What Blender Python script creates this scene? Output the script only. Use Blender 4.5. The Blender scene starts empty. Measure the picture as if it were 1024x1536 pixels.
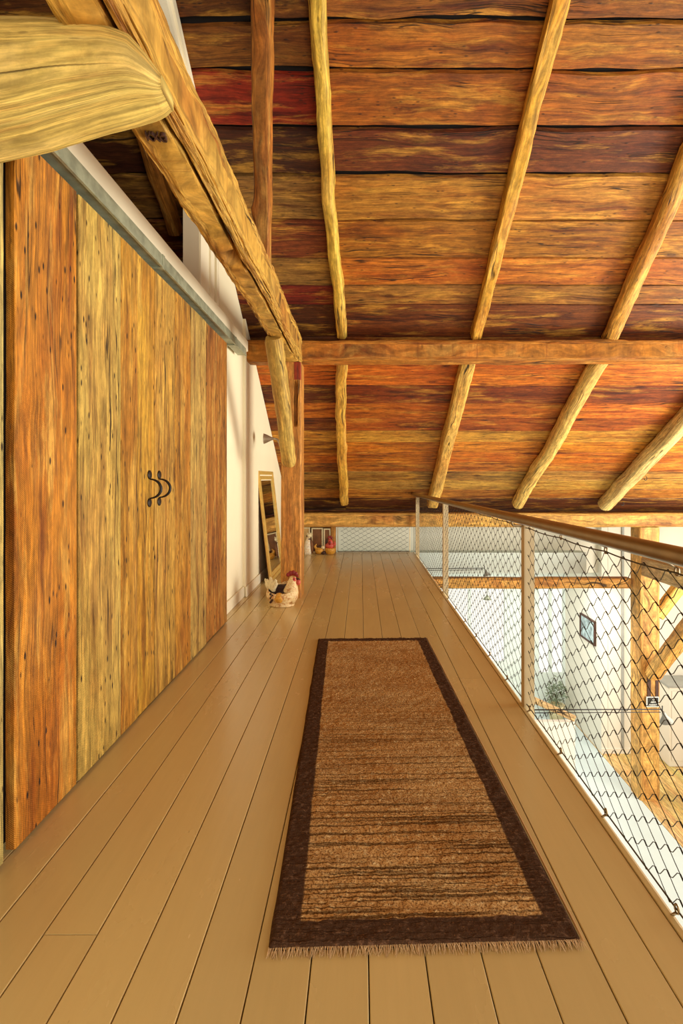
import bpy, math, random
from mathutils import Vector, Matrix, noise
R = random.Random(7)
scene = bpy.context.scene
COL = scene.collection

# ------------------------------------------------------------------ helpers
def lin(c):
    return tuple(((x/255)/12.92 if x/255 <= .04045 else ((x/255+.055)/1.055)**2.4) for x in c)

class MB:
    def __init__(s): s.v=[]; s.f=[]; s.uv=[]; s.c=[]; s.m=[]
    def face(s, idx, uv=None, col=(1,1,1), m=0):
        s.f.append(tuple(idx)); s.uv.append(uv if uv else [(0,0)]*len(idx)); s.c.append(col); s.m.append(m)
    def box(s, x0,x1,y0,y1,z0,z1, col=(1,1,1), axis=0, m=0, bev=0, off=None):
        """axis = grain axis"""
        b=len(s.v)
        P=[(x,y,z) for x in (x0,x1) for y in (y0,y1) for z in (z0,z1)]
        s.v+= [Vector(p) for p in P]
        if off is None: off=(R.random()*40, R.random()*40)
        for q in ((0,1,3,2),(4,6,7,5),(0,4,5,1),(2,3,7,6),(0,2,6,4),(1,5,7,3)):
            ps=[P[i] for i in q]
            var=[max(p[k] for p in ps)-min(p[k] for p in ps)>1e-9 for k in range(3)]
            ax=[k for k in range(3) if var[k]]
            if axis in ax:
                o=[k for k in ax if k!=axis]; o=o[0] if o else axis
                uv=[(p[axis]+off[0], p[o]+off[1]) for p in ps]
            else:
                uv=[(p[ax[0]]*.2+off[0] if ax else 0, p[ax[-1]]+off[1] if ax else 0) for p in ps]
            s.face([b+i for i in q], uv, col, m)
    def tube(s, pts, r, n=8, col=(1,1,1), cap=True, m=0, closed=False):
        rs = r if isinstance(r,(list,tuple)) else [r]*len(pts)
        pts=[Vector(p) for p in pts]; b=len(s.v); L=0; N=len(pts)
        nrm=None; off=(R.random()*20,R.random()*20); us=[]
        for i,p in enumerate(pts):
            if closed: t=(pts[(i+1)%N]-pts[i-1])
            else: t=(pts[min(i+1,N-1)]-pts[max(i-1,0)])
            t.normalize()
            if nrm is None:
                nrm=t.orthogonal().normalized()
            nrm=(nrm-t*nrm.dot(t)).normalized(); bn=t.cross(nrm)
            if i: L+=(p-pts[i-1]).length
            us.append(L)
            for k in range(n):
                a=2*math.pi*k/n
                s.v.append(p+(nrm*math.cos(a)+bn*math.sin(a))*rs[i])
        for i in range(N if closed else N-1):
            i2=(i+1)%N
            for k in range(n):
                k2=(k+1)%n; w=2*math.pi*rs[i]/n
                s.face((b+i*n+k,b+i*n+k2,b+i2*n+k2,b+i2*n+k),
                       [(us[i]+off[0],k*w+off[1]),(us[i]+off[0],(k+1)*w+off[1]),(us[i2]+off[0],(k+1)*w+off[1]),(us[i2]+off[0],k*w+off[1])],col,m)
        if cap and not closed:
            s.face([b+k for k in range(n)][::-1],None,col,m)
            s.face([b+(N-1)*n+k for k in range(n)],None,col,m)
    def lathe(s, prof, c, n=24, col=(1,1,1), sx=1, sy=1, m=0, mat=None):
        b=len(s.v); c=Vector(c)
        for (r,z) in prof:
            for k in range(n):
                a=2*math.pi*k/n; p=Vector((r*math.cos(a)*sx, r*math.sin(a)*sy, z))
                if mat: p=mat@p
                s.v.append(p+c)
        for i in range(len(prof)-1):
            for k in range(n):
                k2=(k+1)%n
                s.face((b+i*n+k,b+i*n+k2,b+(i+1)*n+k2,b+(i+1)*n+k),[(k/n,i*.02),((k+1)/n,i*.02),((k+1)/n,(i+1)*.02),(k/n,(i+1)*.02)],col,m)
        s.face([b+k for k in range(n)][::-1],None,col,m)
        s.face([b+(len(prof)-1)*n+k for k in range(n)],None,col,m)
    def ball(s, c, rx, ry=None, rz=None, n=14, col=(1,1,1), m=0, mat=None):
        ry=ry or rx; rz=rz or rx
        prof=[(math.sin(math.pi*(i+.02)/(n+.04))*rx, -math.cos(math.pi*(i+.02)/(n+.04))*rz) for i in range(n+1)]
        s.lathe(prof,c,n=n+4,col=col,sx=1,sy=ry/rx,m=m,mat=mat)
    def build(s, name, mats, parent=None, smooth=False, loc=None):
        me=bpy.data.meshes.new(name)
        loc=Vector(loc) if loc is not None else Vector((0,0,0))
        me.from_pydata([tuple(v-loc) for v in s.v],[],s.f)
        uvl=me.uv_layers.new(name='UVMap'); flat=[]
        for u in s.uv:
            for a in u: flat+= [a[0],a[1]]
        uvl.data.foreach_set('uv',flat)
        ca=me.color_attributes.new('tint','FLOAT_COLOR','CORNER'); cf=[]
        for f,c in zip(s.f,s.c):
            for _ in f: cf+=[c[0],c[1],c[2],1]
        ca.data.foreach_set('color',cf)
        if not isinstance(mats,(list,tuple)): mats=[mats]
        for m in mats: me.materials.append(m)
        me.polygons.foreach_set('material_index',s.m)
        if smooth: me.polygons.foreach_set('use_smooth',[True]*len(s.f))
        me.validate(); me.update()
        o=bpy.data.objects.new(name,me); COL.objects.link(o); o.location=loc
        if parent:
            w=Vector((0,0,0)); p=parent
            while p: w+=p.location; p=p.parent
            o.parent=parent; o.location=loc-w
        return o

def tag(o,label=None,cat=None,group=None,kind=None):
    if label: o['label']=label
    if cat: o['category']=cat
    if group: o['group']=group
    if kind: o['kind']=kind
    return o
def thing(name,label,cat,loc=(0,0,0),group=None):
    o=bpy.data.objects.new(name,None); COL.objects.link(o); o.location=loc; o.empty_display_size=.1
    return tag(o,label,cat,group)
def bevel(o,w=.004,seg=2):
    m=o.modifiers.new('bevel','BEVEL'); m.width=w; m.segments=seg; m.limit_method='ANGLE'; m.angle_limit=math.radians(40)
    return o

# ------------------------------------------------------------------ materials
class NT:
    def __init__(s,name):
        s.mat=bpy.data.materials.new(name); s.mat.use_nodes=True; s.t=s.mat.node_tree; s.n=s.t.nodes; s.l=s.t.links
        s.bsdf=s.n['Principled BSDF']
    def new(s,typ,**kw):
        n=s.n.new(typ)
        for k,v in kw.items(): setattr(n,k,v)
        return n
    def inp(s,sock,val):
        if hasattr(val,'is_output') or isinstance(val,bpy.types.NodeSocket): s.l.new(val,sock)
        else: sock.default_value=val
    def math(s,op,a,b=0,c=None,clamp=False):
        n=s.new('ShaderNodeMath',operation=op,use_clamp=clamp); s.inp(n.inputs[0],a); s.inp(n.inputs[1],b)
        if c is not None: s.inp(n.inputs[2],c)
        return n.outputs[0]
    def vmul(s,v,xyz,add=(0,0,0)):
        n=s.new('ShaderNodeVectorMath',operation='MULTIPLY_ADD'); s.inp(n.inputs[0],v); n.inputs[1].default_value=xyz; n.inputs[2].default_value=add
        return n.outputs[0]
    def noise(s,v,scale=1,detail=3,rough=.55,dist=0):
        n=s.new('ShaderNodeTexNoise'); s.inp(n.inputs['Vector'],v); n.inputs['Scale'].default_value=scale
        n.inputs['Detail'].default_value=detail; n.inputs['Roughness'].default_value=rough; n.inputs['Distortion'].default_value=dist
        return n.outputs['Fac']
    def vor(s,v,scale=1,rand=1):
        n=s.new('ShaderNodeTexVoronoi'); s.inp(n.inputs['Vector'],v); n.inputs['Scale'].default_value=scale; n.inputs['Randomness'].default_value=rand
        return n.outputs['Distance'],n.outputs['Color']
    def ramp(s,f,a,b):
        n=s.new('ShaderNodeMapRange',interpolation_type='SMOOTHSTEP'); s.inp(n.inputs['Value'],f)
        n.inputs['From Min'].default_value=a; n.inputs['From Max'].default_value=b
        return n.outputs['Result']
    def mix(s,f,a,b,mode='MIX'):
        n=s.new('ShaderNodeMix',data_type='RGBA',blend_type=mode); s.inp(n.inputs[0],f)
        for sock,v in ((n.inputs[6],a),(n.inputs[7],b)):
            if isinstance(v,tuple): v=(*v[:3],1)
            s.inp(sock,v)
        return n.outputs[2]
    def bump(s,h,dist=.002,strength=1.0):
        n=s.new('ShaderNodeBump'); s.inp(n.inputs['Height'],h); n.inputs['Distance'].default_value=dist; n.inputs['Strength'].default_value=strength
        s.l.new(n.outputs[0],s.bsdf.inputs['Normal'])

def simple(name,rgb,rough=.5,metal=0,var=.08,scale=6,bump=0,spec=.5):
    t=NT(name); c=lin(rgb)
    tc=t.new('ShaderNodeTexCoord').outputs['Object']
    n=t.noise(tc,scale,4)
    f=t.ramp(n,.3,.7)
    t.l.new(t.mix(f,tuple(x*(1-var) for x in c),tuple(min(1,x*(1+var)) for x in c)),t.bsdf.inputs['Base Color'])
    t.bsdf.inputs['Roughness'].default_value=rough; t.bsdf.inputs['Metallic'].default_value=metal
    t.bsdf.inputs['Specular IOR Level'].default_value=spec
    if bump: t.bump(t.noise(tc,scale*8,5),bump,.6)
    return t.mat

def wood(name,dark=.30,pale=(214,170,84),pale_amt=.5,coarse=1.0,speck=1.0,crack=1.0,knot=1.0,rough=.62,saw=0,bump=1.0,cross=0, pv=1.0,contrast=1.0,redamt=.6,mottle=1.0,tone=(.93,1.05,.95),warp=.09):
    t=NT(name)
    at=t.mix(1.0,t.new('ShaderNodeAttribute',attribute_name='tint').outputs['Color'],tone,'MULTIPLY')
    uv=t.new('ShaderNodeUVMap',uv_map='UVMap').outputs['UV']
    w1=t.noise(t.vmul(uv,(1.6,5,1)),1,2)
    wc=t.new('ShaderNodeCombineXYZ'); t.inp(wc.inputs[1],t.math('MULTIPLY',t.math('SUBTRACT',w1,.5),warp))
    va=t.new('ShaderNodeVectorMath',operation='ADD'); t.inp(va.inputs[0],uv); t.inp(va.inputs[1],wc.outputs[0]); P=va.outputs[0]
    fine=t.noise(t.vmul(P,(5,130,1)),1,4,.6)
    grain=t.noise(t.vmul(P,(1.6,38,1)),1,4,.6)
    crs=t.noise(t.vmul(P,(.9*coarse,11*coarse,1),(3,7,0)),1,5,.62)
    blo=t.noise(t.vmul(P,(1.9,5.0,1),(11,2,0)),1,5,.65,.4)
    wear=t.noise(t.vmul(P,(1.5*pv,9*pv,1),(5,17,0)),1,6,.7,.3)
    dk=t.mix(1.0,at,(dark*1.15,dark*.72,dark*.62),'MULTIPLY')
    red=t.mix(1.0,at,(.80,.55,.42),'MULTIPLY')
    lt=t.mix(.62,at,lin(pale))
    mott=t.noise(t.vmul(P,(9,26,1),(31,3,0)),1,6,.72,.2)
    redn=t.noise(t.vmul(P,(1.1,3.2,1),(17,29,0)),1,3,.6)
    at=t.mix(t.math('MULTIPLY',t.ramp(redn,.45,.66),redamt),at,red)
    col=t.mix(t.math('MULTIPLY',t.ramp(crs,.46,.74),.95*contrast,clamp=True),at,dk)
    col=t.mix(t.math('MULTIPLY',t.ramp(blo,.54,.78),.6*contrast,clamp=True),col,dk)
    col=t.mix(t.math('MULTIPLY',t.ramp(wear,.50,.66),pale_amt),col,lt)
    g=t.ramp(grain,.30,.70); g2=t.math('ADD',t.math('MULTIPLY',g,.50),.72)
    f2=t.math('ADD',t.math('MULTIPLY',t.ramp(fine,.34,.66),.52),.74)
    g2=t.math('MULTIPLY',g2,t.math('ADD',t.math('MULTIPLY',t.ramp(mott,.34,.66),.50*mottle),1-.24*mottle))
    gf=t.math('MULTIPLY',g2,f2)
    gc=t.new('ShaderNodeCombineColor'); [t.inp(gc.inputs[i],gf) for i in range(3)]
    col=t.mix(1.0,col,gc.outputs[0],'MULTIPLY')
    h=t.math('ADD',t.math('MULTIPLY',fine,.35),t.math('MULTIPLY',grain,.8))
    h=t.math('ADD',h,t.math('MULTIPLY',crs,1.5)); h=t.math('ADD',h,t.math('MULTIPLY',mott,1.2))
    if knot:
        d,c=t.vor(t.vmul(uv,(1.5,4.2,1)),1)
        d2=t.math('ADD',d,t.math('MULTIPLY',t.math('SUBTRACT',grain,.5),.10))
        kc=t.new('ShaderNodeSeparateColor'); t.inp(kc.inputs[0],c)
        on=t.math('GREATER_THAN',kc.outputs[0],1-.55*knot)
        k=t.math('MULTIPLY',t.math('SUBTRACT',1,t.ramp(d2,.035,.16)),on)
        ring=t.math('ABSOLUTE',t.math('SINE',t.math('MULTIPLY',d2,75)))
        k=t.math('MULTIPLY',k,t.math('ADD',t.math('MULTIPLY',ring,.35),.6))
        col=t.mix(k,col,t.mix(1,at,(.20,.13,.09),'MULTIPLY'))
    if speck:
        d,c=t.vor(t.vmul(uv,(16,46,1)),1)
        sc=t.new('ShaderNodeSeparateColor'); t.inp(sc.inputs[0],c)
        reg=t.ramp(t.noise(t.vmul(uv,(1.1,6,1),(1,9,0)),1,3),.40,.62)
        on=t.math('GREATER_THAN',t.math('ADD',sc.outputs[1],t.math('MULTIPLY',reg,.30*max(1,speck))),1.0)
        k=t.math('MULTIPLY',t.math('SUBTRACT',1,t.ramp(d,.10,.34)),on)
        k=t.math('MULTIPLY',k,.9*speck,clamp=True)
        col=t.mix(k,col,(.018,.008,.004)); h=t.math('SUBTRACT',h,t.math('MULTIPLY',k,.9))
    if crack:
        n=t.noise(t.vmul(P,(.55,17,1),(23,4,0)),1,2,.5)
        k=t.math('SUBTRACT',1,t.ramp(t.math('ABSOLUTE',t.math('SUBTRACT',n,.52)),.004,.016))
        reg=t.ramp(t.noise(t.vmul(uv,(1.3,4,1),(8,8,0)),1,2),.47,.60)
        k=t.math('MULTIPLY',t.math('MULTIPLY',k,reg),.9*crack,clamp=True)
        col=t.mix(k,col,(.015,.007,.003)); h=t.math('SUBTRACT',h,t.math('MULTIPLY',k,2.5))
    if saw:
        s_=t.new('ShaderNodeSeparateXYZ'); t.inp(s_.inputs[0],uv)
        a=t.math('ADD',t.math('MULTIPLY',s_.outputs[0],900),t.math('MULTIPLY',s_.outputs[1],620))
        a=t.math('ADD',a,t.math('MULTIPLY',w1,30))
        a=t.math('SINE',a); reg=t.ramp(t.noise(t.vmul(uv,(1.2,3,1),(2,2,0)),1,2),.35,.6)
        a=t.math('MULTIPLY',a,reg)
        ac=t.math('ADD',1,t.math('MULTIPLY',a,.10*saw)); cc=t.new('ShaderNodeCombineColor'); [t.inp(cc.inputs[i],ac) for i in range(3)]
        col=t.mix(1,col,cc.outputs[0],'MULTIPLY'); h=t.math('ADD',h,t.math('MULTIPLY',a,.3*saw))
    if cross:   # adze marks across the grain
        d,c=t.vor(t.vmul(P,(7,9,1)),1)
        n=t.noise(t.vmul(P,(26,5,1)),1,3,.6)
        k=t.math('MULTIPLY',t.ramp(n,.60,.72),cross)
        col=t.mix(t.math('MULTIPLY',k,.55),col,dk); h=t.math('ADD',h,t.math('MULTIPLY',d,1.2*cross))
    t.l.new(col,t.bsdf.inputs['Base Color'])
    t.bsdf.inputs['Roughness'].default_value=rough; t.bsdf.inputs['Specular IOR Level'].default_value=.3
    t.bump(h,.0035*bump,.75)
    return t.mat

M={}
M['roof']=wood('reclaimed_roof_boards',dark=.34,pale=(228,168,62),pale_amt=.55,speck=.8,knot=.9,pv=.8,contrast=1.3,redamt=.75,tone=(.74,.78,.70))
M['door']=wood('weathered_door_planks',dark=.34,pale=(222,180,88),pale_amt=.6,coarse=1.3,speck=1.3,saw=1.0,knot=.5,redamt=.6)
M['beam']=wood('hewn_timber',dark=.42,pale=(216,176,92),pale_amt=.5,cross=1.0,speck=.5,bump=1.6,knot=.35,redamt=.6,contrast=1.25)
M['log']=wood('pale_weathered_log',dark=.62,pale=(232,200,128),pale_amt=.6,cross=.3,speck=.35,bump=.9,knot=.2,redamt=.25,crack=.8,coarse=2.0,contrast=.6,mottle=.7,warp=.02,tone=(.90,.97,.92))
M['pole']=wood('peeled_pole_timber',dark=.40,pale=(226,184,96),pale_amt=.5,coarse=1.2,speck=.55,knot=.7,bump=1.2,contrast=.75)
M['post']=wood('old_post_timber',dark=.42,pale=(196,140,74),pale_amt=.35,cross=.4,speck=.4,knot=.3,redamt=.25)
M['dark']=simple('dark_backing',(20,10,6),.9)
M['white']=simple('cream_wall_paint',(238,227,194),.65,var=.02,scale=2)
M['trimwhite']=simple('white_gloss_trim',(236,226,198),.45,var=.03,scale=3)
M['farwhite']=simple('pale_hall_paint',(222,216,200),.7,var=.02,scale=1)
M['farblue']=simple('pale_blue_grey_paint',(210,218,210),.7,var=.03,scale=1)
M['halloor']=simple('pale_polished_hall_floor',(196,208,206),.4,var=.05,scale=.7)
M['galv']=simple('galvanised_steel',(158,162,138),.42,metal=.35,var=.22,scale=14)
M['steelpaint']=simple('cream_painted_steel',(196,174,132),.45,var=.06,scale=9)
M['rail']=simple('brushed_bronze_tube',(150,130,100),.30,metal=.85,var=.10,scale=12)
M['cable']=simple('dark_stainless_cable',(74,66,50),.4,metal=.6)
M['ferrule']=simple('dark_ferrule',(40,36,28),.4,metal=.5)
M['clip']=simple('stainless_clip',(150,130,96),.35,metal=.8)
M['iron']=simple('black_wrought_iron',(30,20,15),.5,metal=.3)
M['gold']=simple('gilded_frame',(214,176,92),.38,metal=.25,var=.12,scale=20)
M['mirror']=simple('mirror_glass',(215,215,205),.03,metal=1,var=0)
M['lampmetal']=simple('brushed_nickel',(182,172,150),.35,metal=.7)
M['cream']=simple('cream_ceramic',(226,204,158),.55,var=.12,scale=40,bump=.001)
M['red']=simple('red_paint',(132,22,18),.5,var=.2,scale=30)
M['pink']=simple('coral_red_paint',(205,84,66),.5,var=.15,scale=30)
M['ochre']=simple('ochre_paint',(206,148,50),.55,var=.25,scale=45)
M['brownspot']=simple('dark_brown_paint',(66,34,20),.6,var=.3,scale=60)
def mottled(name,c1,c2,c3,scale,rough=.6,bump=.002):
    t=NT(name); tc=t.new('ShaderNodeTexCoord').outputs['Object']
    n=t.noise(tc,scale,5,.7); m=t.noise(t.vmul(tc,(1,1,1),(5,5,5)),scale*.35,3)
    col=t.mix(t.ramp(n,.42,.60),lin(c1),lin(c2)); col=t.mix(t.math('MULTIPLY',t.ramp(m,.52,.62),.8),col,lin(c3))
    t.l.new(col,t.bsdf.inputs['Base Color']); t.bsdf.inputs['Roughness'].default_value=rough; t.bump(n,bump,.7); return t.mat
M['hen']=mottled('speckled_hen_glaze',(240,218,168),(222,182,116),(190,126,66),95)
M['catc']=mottled('patched_glaze',(240,230,205),(226,196,150),(120,70,40),30)
M['soil']=simple('dark_soil',(52,28,30),.9,var=.5,scale=90,bump=.004)
M['straw']=simple('straw_cream',(224,208,164),.7,var=.15,scale=60)
M['canvas']=simple('brown_panel',(120,76,40),.7,var=.25,scale=12)
M['black']=simple('chalkboard_black',(34,34,32),.6)
M['whitep']=simple('white_lettering',(235,235,228),.6)
M['greyp']=simple('grey_enamel',(148,148,140),.5)
M['leaf']=simple('grey_green_leaves',(110,122,96),.7,var=.3,scale=30)

def glass():
    t=NT('window_glass'); n=t.n; n.remove(t.bsdf)
    tr=t.new('ShaderNodeBsdfTransparent'); gl=t.new('ShaderNodeBsdfGlossy'); gl.inputs['Roughness'].default_value=.02
    mx=t.new('ShaderNodeMixShader'); mx.inputs[0].default_value=.06
    t.l.new(tr.outputs[0],mx.inputs[1]); t.l.new(gl.outputs[0],mx.inputs[2]); t.l.new(mx.outputs[0],n['Material Output'].inputs[0])
    return t.mat
M['glass']=glass()

def floor_mat():
    t=NT('tan_painted_floor_boards')
    at=t.new('ShaderNodeAttribute',attribute_name='tint').outputs['Color']
    uv=t.new('ShaderNodeUVMap',uv_map='UVMap').outputs['UV']
    f=t.noise(t.vmul(uv,(3,50,1)),1,4,.6); b=t.noise(t.vmul(uv,(2,5,1)),1,4)
    v=t.math('ADD',.90,t.math('ADD',t.math('MULTIPLY',f,.10),t.math('MULTIPLY',b,.12)))
    cc=t.new('ShaderNodeCombineColor'); [t.inp(cc.inputs[i],v) for i in range(3)]
    col=t.mix(1,at,cc.outputs[0],'MULTIPLY')
    d,c=t.vor(t.vmul(uv,(6,14,1)),1); sc=t.new('ShaderNodeSeparateColor'); t.inp(sc.inputs[0],c)
    k=t.math('MULTIPLY',t.math('SUBTRACT',1,t.ramp(d,.01,.04)),t.math('GREATER_THAN',sc.outputs[0],.6))
    col=t.mix(t.math('MULTIPLY',k,.5),col,(.20,.10,.04))
    t.l.new(col,t.bsdf.inputs['Base Color'])
    t.inp(t.bsdf.inputs['Roughness'],t.math('ADD',.15,t.math('MULTIPLY',b,.2)))
    t.bsdf.inputs['Specular IOR Level'].default_value=.8
    t.bump(t.math('ADD',t.math('MULTIPLY',f,.5),t.math('MULTIPLY',b,2)),.0012,.5)
    return t.mat
M['floor']=floor_mat()

def rug_mat():
    t=NT('brown_wool_pile')
    uv=t.new('ShaderNodeUVMap',uv_map='UVMap').outputs['UV']
    s_=t.new('ShaderNodeSeparateXYZ'); t.inp(s_.inputs[0],uv); u,v=s_.outputs[0],s_.outputs[1]   # u across 0..W, v along 0..L
    W,L=.838,2.70
    wob=t.math('MULTIPLY',t.math('SUBTRACT',t.noise(uv,9,3),.5),.02)
    du=t.math('ADD',t.math('MINIMUM',u,t.math('SUBTRACT',W,u)),wob)
    dv=t.math('ADD',t.math('MINIMUM',v,t.math('SUBTRACT',L,v)),wob)
    field=t.math('MULTIPLY',t.ramp(du,.076,.084),t.ramp(dv,.078,.086))
    tuft=t.noise(t.vmul(uv,(150,120,1)),1,3,.7)
    mid=t.noise(t.vmul(uv,(42,60,1),(4,4,0)),1,4,.7)
    big=t.noise(t.vmul(uv,(2.2,3.5,1)),1,3)
    # weft stripes
    vv=t.math('ADD',v,t.math('MULTIPLY',t.math('SUBTRACT',t.noise(t.vmul(uv,(7,4,1)),1,3),.5),.012))
    cv=t.new('ShaderNodeCombineXYZ'); t.inp(cv.inputs[0],t.math('MULTIPLY',u,1.1)); t.inp(cv.inputs[1],t.math('MULTIPLY',vv,88))
    st=t.noise(cv.outputs[0],1,2,.6)
    near=t.math('SUBTRACT',1,t.ramp(v,.3,1.9)); near=t.math('ADD',t.math('MULTIPLY',near,.85),.15)
    stripe=t.math('MULTIPLY',t.ramp(st,.52,.60),near)
    cv2=t.new('ShaderNodeCombineXYZ'); t.inp(cv2.inputs[0],t.math('MULTIPLY',u,2)); t.inp(cv2.inputs[1],t.math('MULTIPLY',v,9))
    band=t.noise(cv2.outputs[0],1,2)
    base=t.mix(t.ramp(big,.3,.7),lin((200,150,90)),lin((222,182,124)))
    base=t.mix(t.math('MULTIPLY',t.ramp(band,.4,.7),.35),base,lin((128,82,44)))
    base=t.mix(t.math('MULTIPLY',t.ramp(mid,.52,.66),.75),base,lin((240,212,158)))
    base=t.mix(t.math('MULTIPLY',t.ramp(tuft,.48,.60),.75),base,lin((92,50,20)))
    base=t.mix(t.math('MULTIPLY',stripe,.72),base,lin((44,22,10)))
    bord=t.mix(t.ramp(mid,.5,.75),lin((80,58,44)),lin((132,100,78)))
    bord=t.mix(t.math('MULTIPLY',t.ramp(tuft,.56,.70),.5),bord,lin((150,104,68)))
    t.l.new(t.mix(field,bord,base),t.bsdf.inputs['Base Color'])
    t.bsdf.inputs['Roughness'].default_value=.95; t.bsdf.inputs['Specular IOR Level'].default_value=.1
    t.bsdf.inputs['Specular IOR Level'].default_value=0
    h=t.math('SUBTRACT',t.math('ADD',tuft,t.math('MULTIPLY',mid,1.2)),t.math('MULTIPLY',stripe,.7))
    t.bump(h,.008,.9)
    return t.mat
M['rug']=rug_mat()

# ------------------------------------------------------------------ shapes in timber
def timber(mb,p0,p1,w,h,sq=4.0,n=28,step=.08,bow=(0,0),wob=.01,taper=1.0,col=(.5,.3,.1),seed=0,groove=None,up=(0,0,1),hew=.004,
           endcut=0,knobs=(),facecol=None,rot=0,endround=0):
    """sweep of a superellipse section (sq: 2 round .. 6 square); w across, h along up"""
    p0,p1=Vector(p0),Vector(p1); ax=(p1-p0); L=ax.length; ax.normalize()
    if abs(ax.z)>.95: up=(0,1,0)
    up=Vector(up); up=(up-ax*up.dot(ax)).normalized(); sd=ax.cross(up)
    if rot:
        q=Matrix.Rotation(rot,3,ax); up=q@up; sd=q@sd
    N=max(6,int(L/step)); b=len(mb.v); off=(seed*3.7+R.random()*9,seed*1.3+R.random()*9)
    per=math.pi*(w+h)/2 if sq<2.6 else 2*(w+h)
    for i in range(N+1):
        t=i/N; s=1+(taper-1)*t
        if endround:
            e=min(t,1-t)*L
            if e<endround: s*=.80+.20*math.sqrt(max(0,1-(1-e/endround)**2))
        c=p0+ax*(L*t)
        c+=sd*(bow[0]*math.sin(math.pi*t)+wob*(noise.noise(Vector((t*L*.9,seed,1)))+.6*noise.noise(Vector((t*L*2.5,seed,5)))))
        c+=up*(bow[1]*math.sin(math.pi*t)+wob*noise.noise(Vector((t*L*.9,seed,9))))
        for k in range(n):
            a=2*math.pi*(k+.5)/n; ca,sa=math.cos(a),math.sin(a); e=2/sq
            x=math.copysign(abs(ca)**e,ca)*w/2*s; y=math.copysign(abs(sa)**e,sa)*h/2*s
            q=Vector((t*L*3,seed+ca*1.2,sa*1.2))
            d=hew*(noise.noise(q)*1.4+noise.noise(q*4)*.9)+hew*.6*noise.noise(Vector((t*L*14,k*.7,seed)))
            rr=1+d/(.5*max(.02,math.hypot(x,y)))*.5
            for (kt,ka,kr,kh) in knobs:
                da=abs((a-ka+math.pi)%(2*math.pi)-math.pi); dd=((t-kt)*L/kr)**2+(da*.5*w/kr)**2
                rr+=kh*math.exp(-dd)/(.5*w)
            if groove:
                for (t0,t1,k0,wd,dp) in groove:
                    if t0<=t<=t1:
                        kc=k0+wd*noise.noise(Vector((t*L*1.3,seed,33)))+ .8*wd*noise.noise(Vector((t*L*4,seed,3)))
                        dk_=abs(((k-kc+n/2)%n)-n/2); rr-=dp/(.5*min(w,h))*math.exp(-(dk_/.75)**2)*min(1,8*min(t-t0,t1-t)/(t1-t0)+.3)
            mb.v.append(c+sd*x*rr+up*y*rr)
    for i in range(N):
        for k in range(n):
            k2=(k+1)%n; u0,u1=i/N*L+off[0],(i+1)/N*L+off[0]; v0,v1=k/n*per+off[1],(k+1)/n*per+off[1]
            mb.face((b+i*n+k,b+(i+1)*n+k,b+(i+1)*n+k2,b+i*n+k2),[(u0,v0),(u1,v0),(u1,v1),(u0,v1)],col)
    for ring,rev in ((0,False),(N,True)):
        idx=[b+ring*n+k for k in range(n)]; 
        if rev: idx=idx[::-1]
        mb.face(idx,[(off[0]+.1*mb.v[i].dot(sd),off[1]+mb.v[i].dot(up)) for i in idx],tuple(x*.9 for x in col))

def one_timber(name,label,cat,mat,*a,group=None,sub=0,**k):
    mb=MB(); timber(mb,*a,**k)
    p0,p1=Vector(a[0]),Vector(a[1]); base=p0 if p0.z<p1.z else p1
    o=mb.build(name,mat,smooth=True,loc=base)
    try:
        m=o.modifiers.new('ws','EDGE_SPLIT'); m.split_angle=math.radians(38)
    except Exception: pass
    tag(o,label,cat,group); return o

def roofz(y): return 6.594-.66*y     # underside of the roof boards

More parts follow.
